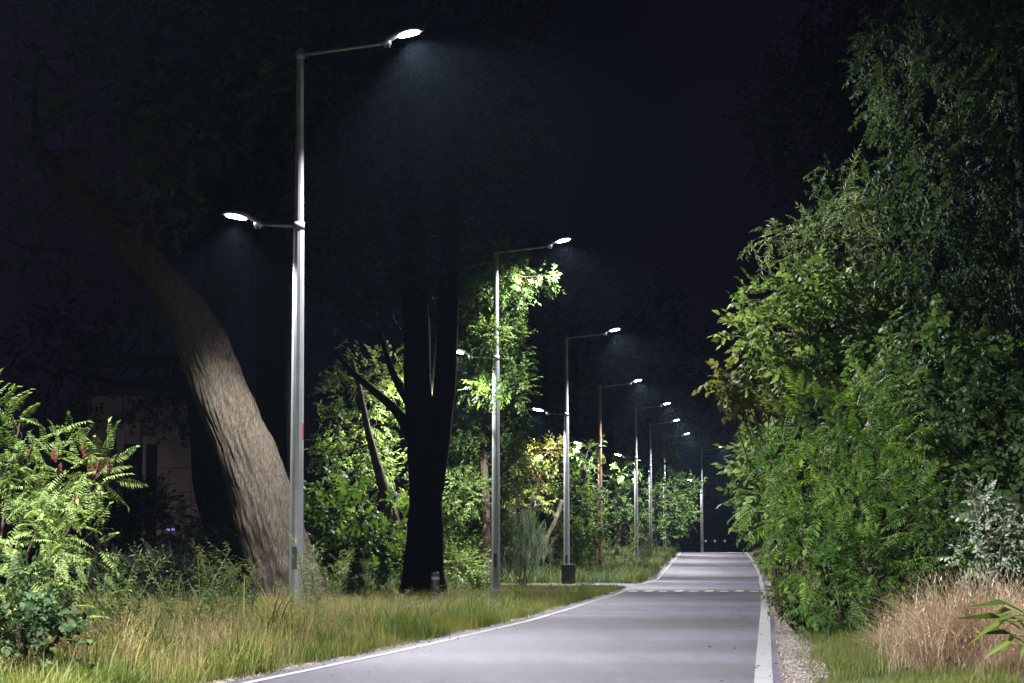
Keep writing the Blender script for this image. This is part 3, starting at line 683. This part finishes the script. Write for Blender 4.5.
# ------------------------------------------------------------------ grasses
def blade(L=1, w=.012, bend=.3, seg=3):
    xs = np.linspace(0, 1, seg+1); V = []
    for x in xs[:-1]:
        V += [[bend*x*x*L, w*L*(1-x*.6), x*L*(1-bend*.3*x)], [bend*x*x*L, -w*L*(1-x*.6), x*L*(1-bend*.3*x)]]
    V.append([bend*L, 0, L*(1-bend*.3)])
    T = []
    for i in range(seg-1): T += [[2*i, 2*i+1, 2*i+2], [2*i+1, 2*i+3, 2*i+2]]
    T.append([2*seg-2, 2*seg-1, 2*seg]); return np.array(V), np.array(T)
def seedhead(L, bend, r):
    """small spikelets near a stalk's tip"""
    parts = []
    for k in range(7):
        t = .72+.28*k/6; x = bend*t*t*L; z = t*L*(1-bend*.3*t)
        v, t_ = leaf2(.05*L, .13); parts.append((v@rot(0, -1.1+r.uniform(-.5, .4), r.uniform(-3, 3)).T+[x, 0, z], t_))
    return parts
def tuft(n, spread, wid, r, bmin=.1, bmax=.7, seeds=0, seg=3):
    parts = []
    for i in range(n):
        L = r.uniform(.45, 1); b = r.uniform(bmin, bmax); a = r.uniform(0, 6.28)
        R = rot(0, 0, a); off = np.array([r.gauss(0, spread), r.gauss(0, spread), -.03])
        v, t = blade(L, wid, b, seg); parts.append((v@rot(0, r.uniform(-.15, .25), 0).T@R.T+off, t))
        if i < seeds:
            for v, t in seedhead(L, b, r): parts.append((v@R.T+off, t))
    return join(parts)
rr = random.Random(3)
TG = [tuft(13, .12, .014, rr) for _ in range(5)]
TGs = [tuft(12, .12, .006, rr, .05, .5, 6) for _ in range(5)]
def grass(name, label, pts, temps, hmin, hmax, mat, seed, parent=None, hv=0):
    rg = np.random.default_rng(seed); n = len(pts)
    pos = np.array([(x, y, z) for x, y, z in pts])
    a = rg.uniform(0, 6.28, n); d = np.stack([np.cos(a), np.sin(a), np.zeros(n)], 1)
    h = rg.uniform(hmin, hmax, n)*np.array([max(.3, (1+hv*1.3*noise.noise((x*1.3, y*.6, 4.)))*(1 if y < 33 else max(.55, 1-(y-33)*.06))) for x, y, z in pts]) if hv else rg.uniform(hmin, hmax, n)
    V, T = scatter(temps, pos, d, h, rg, rj=.1)
    o = link_np(name, V, T, mat, parent, local=False); return o
def sample(n, y0, y1, fx, seed, pw=1.6, cond=None):
    rg = np.random.default_rng(seed); out = []
    while len(out) < n:
        y = y0+(y1-y0)*rg.random()**pw; a, b = fx(y)
        x = rg.uniform(a, b)
        if cond and not cond(x, y, rg): continue
        out.append((x, y, gh(x, y)))
    return out
left_edge = lambda y: max(-.236*y-.4, float(xl(y))-9)
def leftx(y): return (left_edge(y), float(xl(y))-.42)
nz = lambda x, y, s=0: noise.noise((x*.8+s, y*.35, s))
tag(grass('verge_grass', '', sample(9000, 16, 79, leftx, 1, 1.25), TG, .16, .46, M['grass'], 1, hv=1.3), 'long green grass on the left verge in front of the trees', 'grass', kind='stuff')
tag(grass('dry_verge_grass', '', sample(2200, 16.5, 60, leftx, 2, 1.2, lambda x, y, r: nz(x, y)+(.35 if y < 30 else -.05)+(.2 if x < xl(y)-1 else -.4)+r.normal()*.15 > 0), TGs, .25, .58, M['grass_dry'], 2, hv=.5), 'dry seeding grass stalks mixed into the left verge', 'dry grass', kind='stuff')
tag(grass('edge_grass', '', sample(4600, 16, 79, lambda y: (float(xl(y))-1.3, float(xl(y))-.24), 3, 1.2), TG, .12, .34, M['grass'], 3, hv=1.), 'short green grass fringing the left edge line', 'grass', kind='stuff')
tag(grass('shoulder_grass', '', sample(8500, 16, 75, lambda y: (float(xr(y))+.34+.12*nz(0, y), float(xr(y))+1.9), 4, 1.5, lambda x, y, r: r.random() < np.clip((x-xr(y)-.25)*2., .12, 1)), TG, .06, .20, M['grass'], 4), 'low bright green grass beside the gravel shoulder', 'grass', kind='stuff')
tag(grass('far_verge_grass', '', sample(3600, 91, 200, lambda y: (float(xl(y))-9, float(xl(y))-.4), 5, 1.0), TG, .5, 1.0, M['weed'], 5), 'long brownish grass on the hump beyond the side path', 'grass', kind='stuff')
tag(grass('far_right_grass', '', sample(2600, 45, 200, lambda y: (float(xr(y))+.5, float(xr(y))+4), 6, 1.2), TG, .3, .7, M['grass_dry'], 6), 'dry yellowish grass along the right verge beyond the thicket', 'grass', kind='stuff')
tag(grass('undergrowth_grass', '', sample(1800, 22, 40, lambda y: (float(xr(y))+1.5, float(xr(y))+4.5), 7, 1.), TGs, .3, .6, M['grass_dry'], 7), 'dry grass under the right hand bushes', 'grass', kind='stuff')
# tan ornamental grass clump(s)
TT = [tuft(26, .055, .0036, rr, .2, 1.15, 2, 5) for _ in range(5)]
def clump(label, cx, cy, n, spread, hmin, hmax, seed, mat=None):
    z = gh(cx, cy)-.05; root = thing('grass_clump', label, 'grass clump', (cx, cy, z), 0, 'tan dry grass clumps')
    rg = np.random.default_rng(seed); pts = [(cx+rg.normal(0, spread), cy+rg.normal(0, spread), z) for _ in range(n)]
    o = grass('blades', '', [(x-cx, y-cy, 0) for x, y, z in pts], TT, hmin, hmax, mat or M['grass_tan'], seed, root)
    return root
for lab, px, Y, n, s, h0, h1 in [('large tan clump of dry arching grass right of the feathery bush', 972, 20.0, 300, .27, .6, 1.2), ('tan dry grass clump in the bottom right corner', 1030, 19.0, 120, .2, .4, .75),
     ('small tan dry grass tuft at the gravel edge under the feathery bush', 885, 25, 30, .12, .35, .5), ('tan grass clump beyond the low branches over the edge line', 812, 38, 60, .3, .7, 1.1)]:
    clump(lab, (px-512)*Y/F, Y, n, s, h0, h1, int(px))
# bright lance leaves
px = P(1012, 640, 18.2); root = thing('lance_leaved_plant', 'bright green plant with long pointed leaves in the bottom right corner', 'plant', (px[0]+.12, 18.2, gh(px[0], 18.2)))
mb = MB(); V, T = [], []
parts = []
r9 = random.Random(9)
for i in range(13):
    L = r9.uniform(.35, .6); v, t = leaf6(L, .05, .02, .35)
    parts.append((v@rot(0, r9.uniform(-.55, .25), math.pi+r9.uniform(-1.5, 1.5)).T+[0, 0, r9.uniform(.2, .55)], t))
v, t = join(parts); link_np('leaves', v, t, M['leaf_bright'], root, local=False)
mb.tube([(0, 0, -.02), (.01, 0, .3), (0, .01, .58)], [.012, .01, .006], 6); mb.build('stem', M['leaf_mid'], root, local=False)

# weeds
def weed_mesh(h, seed):
    r = random.Random(seed); rg = np.random.default_rng(seed); mb = MB(); pos = []; d = []
    for s in range(3):
        tip = np.array([r.gauss(0, .14), r.gauss(0, .14), h*r.uniform(.75, 1)])
        pts = spline([np.zeros(3), tip*.5+[r.gauss(0, .03), 0, 0], tip], 7); mb.tube(pts, np.linspace(.008, .003, 7), 5)
        for k in range(34):
            t = r.uniform(.15, 1); p = pts[min(6, int(t*6))]*(1-(t*6) % 1)+pts[min(6, int(t*6)+1)]*((t*6) % 1)
            a = r.uniform(0, 6.28); pos.append(p); d.append([math.cos(a), math.sin(a), .9])
    V, T = scatter([sprig(5, 1, .4, .12, .1, q) for q in range(3)], np.array(pos), np.array(d), rg.uniform(.07, .16, len(pos)), rg)
    return mb, V, T
proto = []
for k in range(3):
    mb, V, T = weed_mesh(.8, 70+k)
    r0 = thing('tall_weed', 'x', 'weed', (0, 0, 0), 0, 'tall leafy weeds standing in the verge grass')
    link_np('leaves', V, T, M['weed'], r0, local=False); mb.build('stem', M['weed'], r0, True, local=False)
    proto.append(r0)
spots = [(188, 27, 1.15, 'tallest leafy weed in front of the dark trunks, left of the leaning trunk'), (200, 28, 1.0, 'leafy weed just right of the tallest one'), (218, 29, 1.05, 'leafy weed at the left foot of the leaning trunk'), (236, 29.5, .95, 'leafy weed in front of the leaning trunk base'),
 (250, 30, .85, 'short leafy weed between leaning trunk and nearest lamp pole'), (310, 38, 1.2, 'thin feathery weed right beside the nearest lamp pole'), (322, 36, .9, 'low weed a little right of the nearest lamp pole'), (300, 33, .7, 'small weed in front of the nearest lamp foot'),
 (110, 23, 1.0, 'thin weed beside the feathery shrub'), (122, 24, 1.1, 'thin weed in front of the unlit bush'), (155, 25, .9, 'small weed in the dry grass below the building'), (340, 44, .9, 'weed in the grass below the broadleaf bush'),
 (372, 47, .9, 'weed left of the forked trunk foot'), (392, 46, .7, 'short weed touching the forked trunk foot'), (455, 60, .9, 'weed under the small bright bush'), (622, 122, 3.0, 'dark spire shaped weed on the hump past the brownish pole'),
 (636, 130, 2.2, 'bushy weed on the hump under the fifth lamp'), (650, 150, 2.4, 'bushy weed at the foot of the crest tree'), (610, 118, 1.6, 'low weed on the hump right beside the brownish pole'), (645, 136, 2.0, 'rightmost bushy weed on the hump near the left line')]
for i, (px, Y, s, lab) in enumerate(spots):
    o = proto[i] if i < 3 else copy_tree(proto[i % 3])
    x = (px-512)*Y/F; o.location = (x, Y, gh(x, Y)); o.rotation_euler = (0, 0, i*1.7); o.scale = (s*1.25, s*1.25, s*1.3); o['label'] = lab

rg = np.random.default_rng(77)
for k in range(16):
    Y = 24+40*(k/16)**1.1; o = copy_tree(proto[k % 3]); x = float(xl(Y))-rg.uniform(.5, 2.2); sc_ = rg.uniform(.35, .7)
    o.location = (x, Y, gh(x, Y)); o.rotation_euler = (0, 0, k*2.1); o.scale = (sc_*1.5, sc_*1.5, sc_)
    o['label'] = 'low leafy weed among the grass close to the left edge line'; o['group'] = 'low weeds near the left edge line'
# pebbles and fallen leaves
def lump():
    v = np.array([[1, 0, 0], [0, 1, 0], [-1, 0, 0], [0, -1, 0], [0, 0, .6], [0, 0, -.6]])*.5
    return v*np.array([rr.uniform(.7, 1.2), rr.uniform(.7, 1.2), 1]), np.array([[0, 1, 4], [1, 2, 4], [2, 3, 4], [3, 0, 4], [1, 0, 5], [2, 1, 5], [3, 2, 5], [0, 3, 5]])
def litter(name, label, n, y0, y1, fx, temps, s0, s1, mat, seed, zoff=0):
    rg = np.random.default_rng(seed); pts = []
    for _ in range(n):
        y = y0+(y1-y0)*rg.random()**1.6; a, b = fx(y); x = rg.uniform(a, b); pts.append((x, y, float(g(y))+.004+zoff))
    a = rg.uniform(0, 6.28, n); V, T = scatter(temps, np.array(pts), np.stack([np.cos(a), np.sin(a), 0*a], 1), rg.uniform(s0, s1, n), rg, rj=.25)
    return tag(link_np(name, V, T, mat), label, kind='stuff')
litter('gravel', 'loose small stones on the shoulder right of the edge line', 5200, 17, 60, lambda y: (float(xr(y))+.1, float(xr(y))+.56), [lump() for _ in range(4)], .012, .04, M['pebble'], 1)
litter('gravel_crumbs', 'loose grit along the left edge line', 1800, 17, 60, lambda y: (float(xl(y))-.5, float(xl(y))-.12), [lump() for _ in range(4)], .01, .03, M['pebble'], 2)
litter('fallen_leaves', 'scattered fallen leaves and bits along both road edges', 260, 17, 80, lambda y: ((float(xl(y))-.2, float(xl(y))+.7) if random.random() < .4 else (float(xr(y))-.8, float(xr(y))+.5)), [leaf2(1, .3, .1, -.15)], .03, .07, M['leaf_olive'], 3, .006)

# ------------------------------------------------------------------ small street furniture
def at(px, Y, dz=0): x = (px-512)*Y/F; return (x, Y, gh(x, Y)+dz)
b0 = thing('utility_box', 'square black box standing at the foot of the third lamp', 'utility box', at(568, 91.2))
mb = MB(); mb.box((0, 0, .36), (.27, .22, .36)); mb.build('body', M['black'], b0, local=False)
mb = MB(); mb.box((0, 0, .745), (.30, .25, .022)); mb.build('lid', M['matte'], b0, local=False)
mb = MB(); mb.box((0, -.227, .36), (.2, .005, .28)); mb.build('door', M['black'], b0, local=False)
def bollard(px, Y, h, lab):
    r = thing('bollard', lab, 'bollard', at(px, Y), 0, 'dark short bollards')
    mb = MB(); mb.tube([(0, 0, -.05), (0, 0, h), (0, 0, h+.03)], [.09, .09, .05], 12); mb.build('post', M['black'], r, False, local=False)
    mb = MB(); mb.tube([(0, 0, h-.14), (0, 0, h-.08)], [.095, .095], 12); mb.build('band', M['matte'], r, False, local=False)
bollard(436, 50, .62, 'short dark bollard in the grass in front of the forked black trunk')
bollard(625, 124, 1.0, 'dark bollard at the edge of the lane below the fifth lamp')
bn = thing('bench', 'low pale bench in the dark left of the fourth lamp and hump', 'bench', at(605, 150))
mb = MB(); mb.box((0, 0, .45), (.8, .25, .05)); mb.build('seat', M['concrete'], bn, local=False)
for s in (-1, 1):
    mb = MB(); mb.box((s*.6, 0, .2), (.08, .2, .2)); mb.build('leg', M['concrete'], bn, local=False)
pt = thing('slim_post', 'slim pale green post beside the crest tree trunk', 'post', at(655.5, 160))
mb = MB(); mb.tube([(0, 0, -.1), (0, 0, 4.0)], [.05, .05], 8); mb.build('pole', M['housing'], pt, local=False)
mb = MB(); mb.tube([(0, 0, 3.95), (0, 0, 4.05)], [.06, .03], 8); mb.build('cap', M['housing'], pt, local=False)

# distant houses and railing beyond the end of the road
M['render_wall'] = simple('far_render_wall', (.5, .48, .46), .9, 0, 1, .1)
M['roof'] = simple('far_roof', (.12, .08, .07), .8, 0, 2, .2)
M['window_dark'] = simple('dark_glass', (.02, .025, .03), .15, 0, 1, .1)
def house(px, Y, w, h, lab):
    r = thing('house', lab, 'house', at(px, Y), 0, 'distant houses past the end of the road')
    mb = MB(); mb.box((0, 0, h/2), (w/2, 4, h/2)); mb.build('wall', M['render_wall'], r, local=False)
    mb = MB(); e = .4; mb.add([(-w/2-e, -4-e, h), (w/2+e, -4-e, h), (w/2+e, 4+e, h), (-w/2-e, 4+e, h), (-w/2-e, 0, h+2.), (w/2+e, 0, h+2.)], [[0, 1, 5, 4], [2, 3, 4, 5]], [[3, 0, 4], [1, 2, 5]]); mb.build('roof', M['roof'], r, local=False)
    for k in range(3):
        mb = MB(); mb.box((-w/3+k*w/3, -4.02, h*.5), (w*.07, .03, h*.2)); mb.build('window', M['window_dark'], r, local=False)
house(718, 330, 7, 3.2, 'left one of the two dim low houses past the road end'); house(742, 330, 7, 3.8, 'right one of the two dim low houses past the road end')
fe = thing('railing', 'thin railing across the far end of the road', 'railing', at(728, 245))
mb = MB(); 
for z in (.5, 1.0): mb.box((0, 0, z), (5.5, .03, .03))
mb.build('rail', M['metal'], fe, local=False)
for k in range(9):
    mb = MB(); mb.box((-5.4+k*1.35, .05, .5), (.03, .03, .55)); mb.build('post', M['metal'], fe, local=False)
M['far_light'] = emit('far_lamp_globe', (1, .9, .8), .07)
r0 = None
for k, px in enumerate((705, 714, 724, 738, 750)):
    o = thing('path_light', '', 'path light', (0, 0, 0), 0, 'tiny path lights by the far houses') if k == 0 else copy_tree(r0)
    if k == 0:
        r0 = o
        mb = MB(); mb.tube([(0, 0, 0), (0, 0, 1.5)], .05, 6); mb.build('post', M['metal'], o, local=False)
        mb = MB(); mb.tube([(0, 0, 1.5), (0, 0, 1.58), (0, 0, 1.72), (0, 0, 1.8)], [.05, .14, .14, .04], 8); mb.build('globe', M['far_light'], o, True, local=False)
    o.location = at(px, 300); o.location.z = P(px, 541, 300)[2]-1.65
    o['label'] = ['tiny path light right beside the farthest street lamp', 'second tiny path light from the farthest street lamp', 'tiny path light before the gap between the two houses', 'tiny path light before the right house', 'tiny path light nearest the right hand thicket'][k]

# pale building on the left, with its lit blue sign
M['panel'] = simple('pink_grey_cladding', (.36, .31, .33), .7, 0, .6, .08)
bd = thing('building', 'dim pinkish panelled building behind the trees on the left', 'building', at(150, 92))
x0, y0, z0 = bd.location; z0 = float(z0)
k92 = 92/F
mb = MB()
pw, ph = 35*k92, 24*k92
for i in range(-2, 3):
    for j in range(7):
        cx = (175-150)*k92+i*pw+pw*.5*0; zc = .6+j*ph
        if i == -1 and j > 0 and j < 5: continue
        mb.box((cx, 0, zc+ph/2), (pw/2-.012, .06, ph/2-.012))
mb.build('wall', M['panel'], bd, local=False)
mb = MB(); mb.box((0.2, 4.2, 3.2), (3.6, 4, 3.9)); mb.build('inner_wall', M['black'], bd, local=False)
mb = MB(); mb.box(((122-150)*k92, -.35, 2.9), (.12, .12, 3.2)); mb.build('column', M['render_wall'], bd, local=False)
mb = MB(); mb.box(((146-150)*k92, -.35, 2.9), (.06, .08, 3.2)); mb.build('column', M['render_wall'], bd, local=False)
mb = MB(); mb.box(((133-150)*k92, -.35, P(0, 427, 92)[2]-z0), (.3, .08, .14)); mb.build('lintel', M['render_wall'], bd, local=False)
mb = MB(); mb.box((0.2, -.1, .45), (3.5, .2, .12)); mb.build('plinth', M['render_wall'], bd, local=False)
sg = thing('lit_sign', 'low blue lit sign strip at the foot of the pale building', 'sign', (x0+(184-150)*k92*.97, 89, P(184, 530, 89)[2]-.6))
mb = MB(); mb.box((0, 0, .62), (.2, .05, .04)); mb.build('light_panel', emit('blue_lit_panel', (.08, .3, 1), .22), sg, local=False)
mb = MB(); mb.box((0, .08, .62), (.25, .02, .08)); mb.build('frame', M['black'], sg, local=False)
mb = MB(); mb.box((0, .06, .0), (.04, .03, .55)); mb.build('post', M['black'], sg, local=False)
wl = thing('wall_light', 'small lamp washing the foot of the building wall with pinkish light', 'wall light', (x0+1.3, 89.8, z0+.2))
mb = MB(); mb.box((0, 0, .1), (.25, .06, .05)); mb.build('body', M['black'], wl, local=False)
mb = MB(); mb.box((0, 0, .17), (.22, .05, .015)); mb.build('lens', emit('pink_lens', (1, .75, .75), .2), wl, local=False)
ld = bpy.data.lights.new('wall_wash', 'POINT'); ld.energy = 20; ld.color = (1, .72, .78); ld.shadow_soft_size = .2
lo = bpy.data.objects.new('wall_wash_light', ld); C.objects.link(lo); lo.parent = wl; lo.location = (0, -1.6, .5)

# ------------------------------------------------------------------ air
HAZE = 0.00008
if HAZE:
    me = bpy.data.meshes.new('haze'); x0_, x1_, y0_, y1_, z0_, z1_ = -95, 110, -62, 420, -4., 45
    hz = MB(); hz.box(((x0_+x1_)/2, (y0_+y1_)/2, (z0_+z1_)/2), ((x1_-x0_)/2, (y1_-y0_)/2, (z1_-z0_)/2))
    m = bpy.data.materials.new('haze'); m.use_nodes = True; nt = m.node_tree; nt.nodes.clear()
    out = nt.nodes.new('ShaderNodeOutputMaterial'); pv = nt.nodes.new('ShaderNodeVolumePrincipled')
    pv.inputs['Color'].default_value = (.55, .75, 1, 1); pv.inputs['Density'].default_value = HAZE; pv.inputs['Anisotropy'].default_value = .35
    nt.links.new(pv.outputs[0], out.inputs['Volume'])
    tag(hz.build('haze', m), 'thin night haze glowing round the lamps', kind='stuff')

# ------------------------------------------------------------------ sky, camera
w = bpy.data.worlds.new('World'); S.world = w; w.use_nodes = True; nt = w.node_tree
bg = nt.nodes['Background']; tc = N(nt, 'ShaderNodeTexCoord'); no = N(nt, 'ShaderNodeTexNoise', Scale=3.0, Detail=3.0)
nt.links.new(tc.outputs['Generated'], no.inputs['Vector'])
r = ramp(nt, no.outputs['Fac'], [(.38, (.00025, .0002, .0006)), (.68, (.0015, .0011, .0027))])
nt.links.new(r.outputs[0], bg.inputs['Color']); bg.inputs['Strength'].default_value = 1
cam = bpy.data.cameras.new('camera'); co = bpy.data.objects.new('camera', cam); C.objects.link(co)
co.location = (0, 0, CAMZ); co.rotation_euler = (math.pi/2+PITCH, 0, 0)
cam.sensor_width = 36; cam.lens = F/1024*36; cam.clip_end = 4000; cam.clip_start = .1
S.camera = co
S.view_settings.view_transform = 'Standard'; S.view_settings.look = 'None'; S.view_settings.gamma = 1
S.view_settings.exposure = 1.9
S.cycles.use_denoising = True
S.cycles.max_bounces = 6; S.cycles.transparent_max_bounces = 4; S.cycles.volume_bounces = 0
S.cycles.sample_clamp_indirect = 3
S.cycles.sample_clamp_direct = 0

print('TRIS', sum(len(o.data.polygons) for o in S.objects if o.type == 'MESH'), sorted([(len(o.data.polygons), o.name) for o in S.objects if o.type == 'MESH'])[-8:])
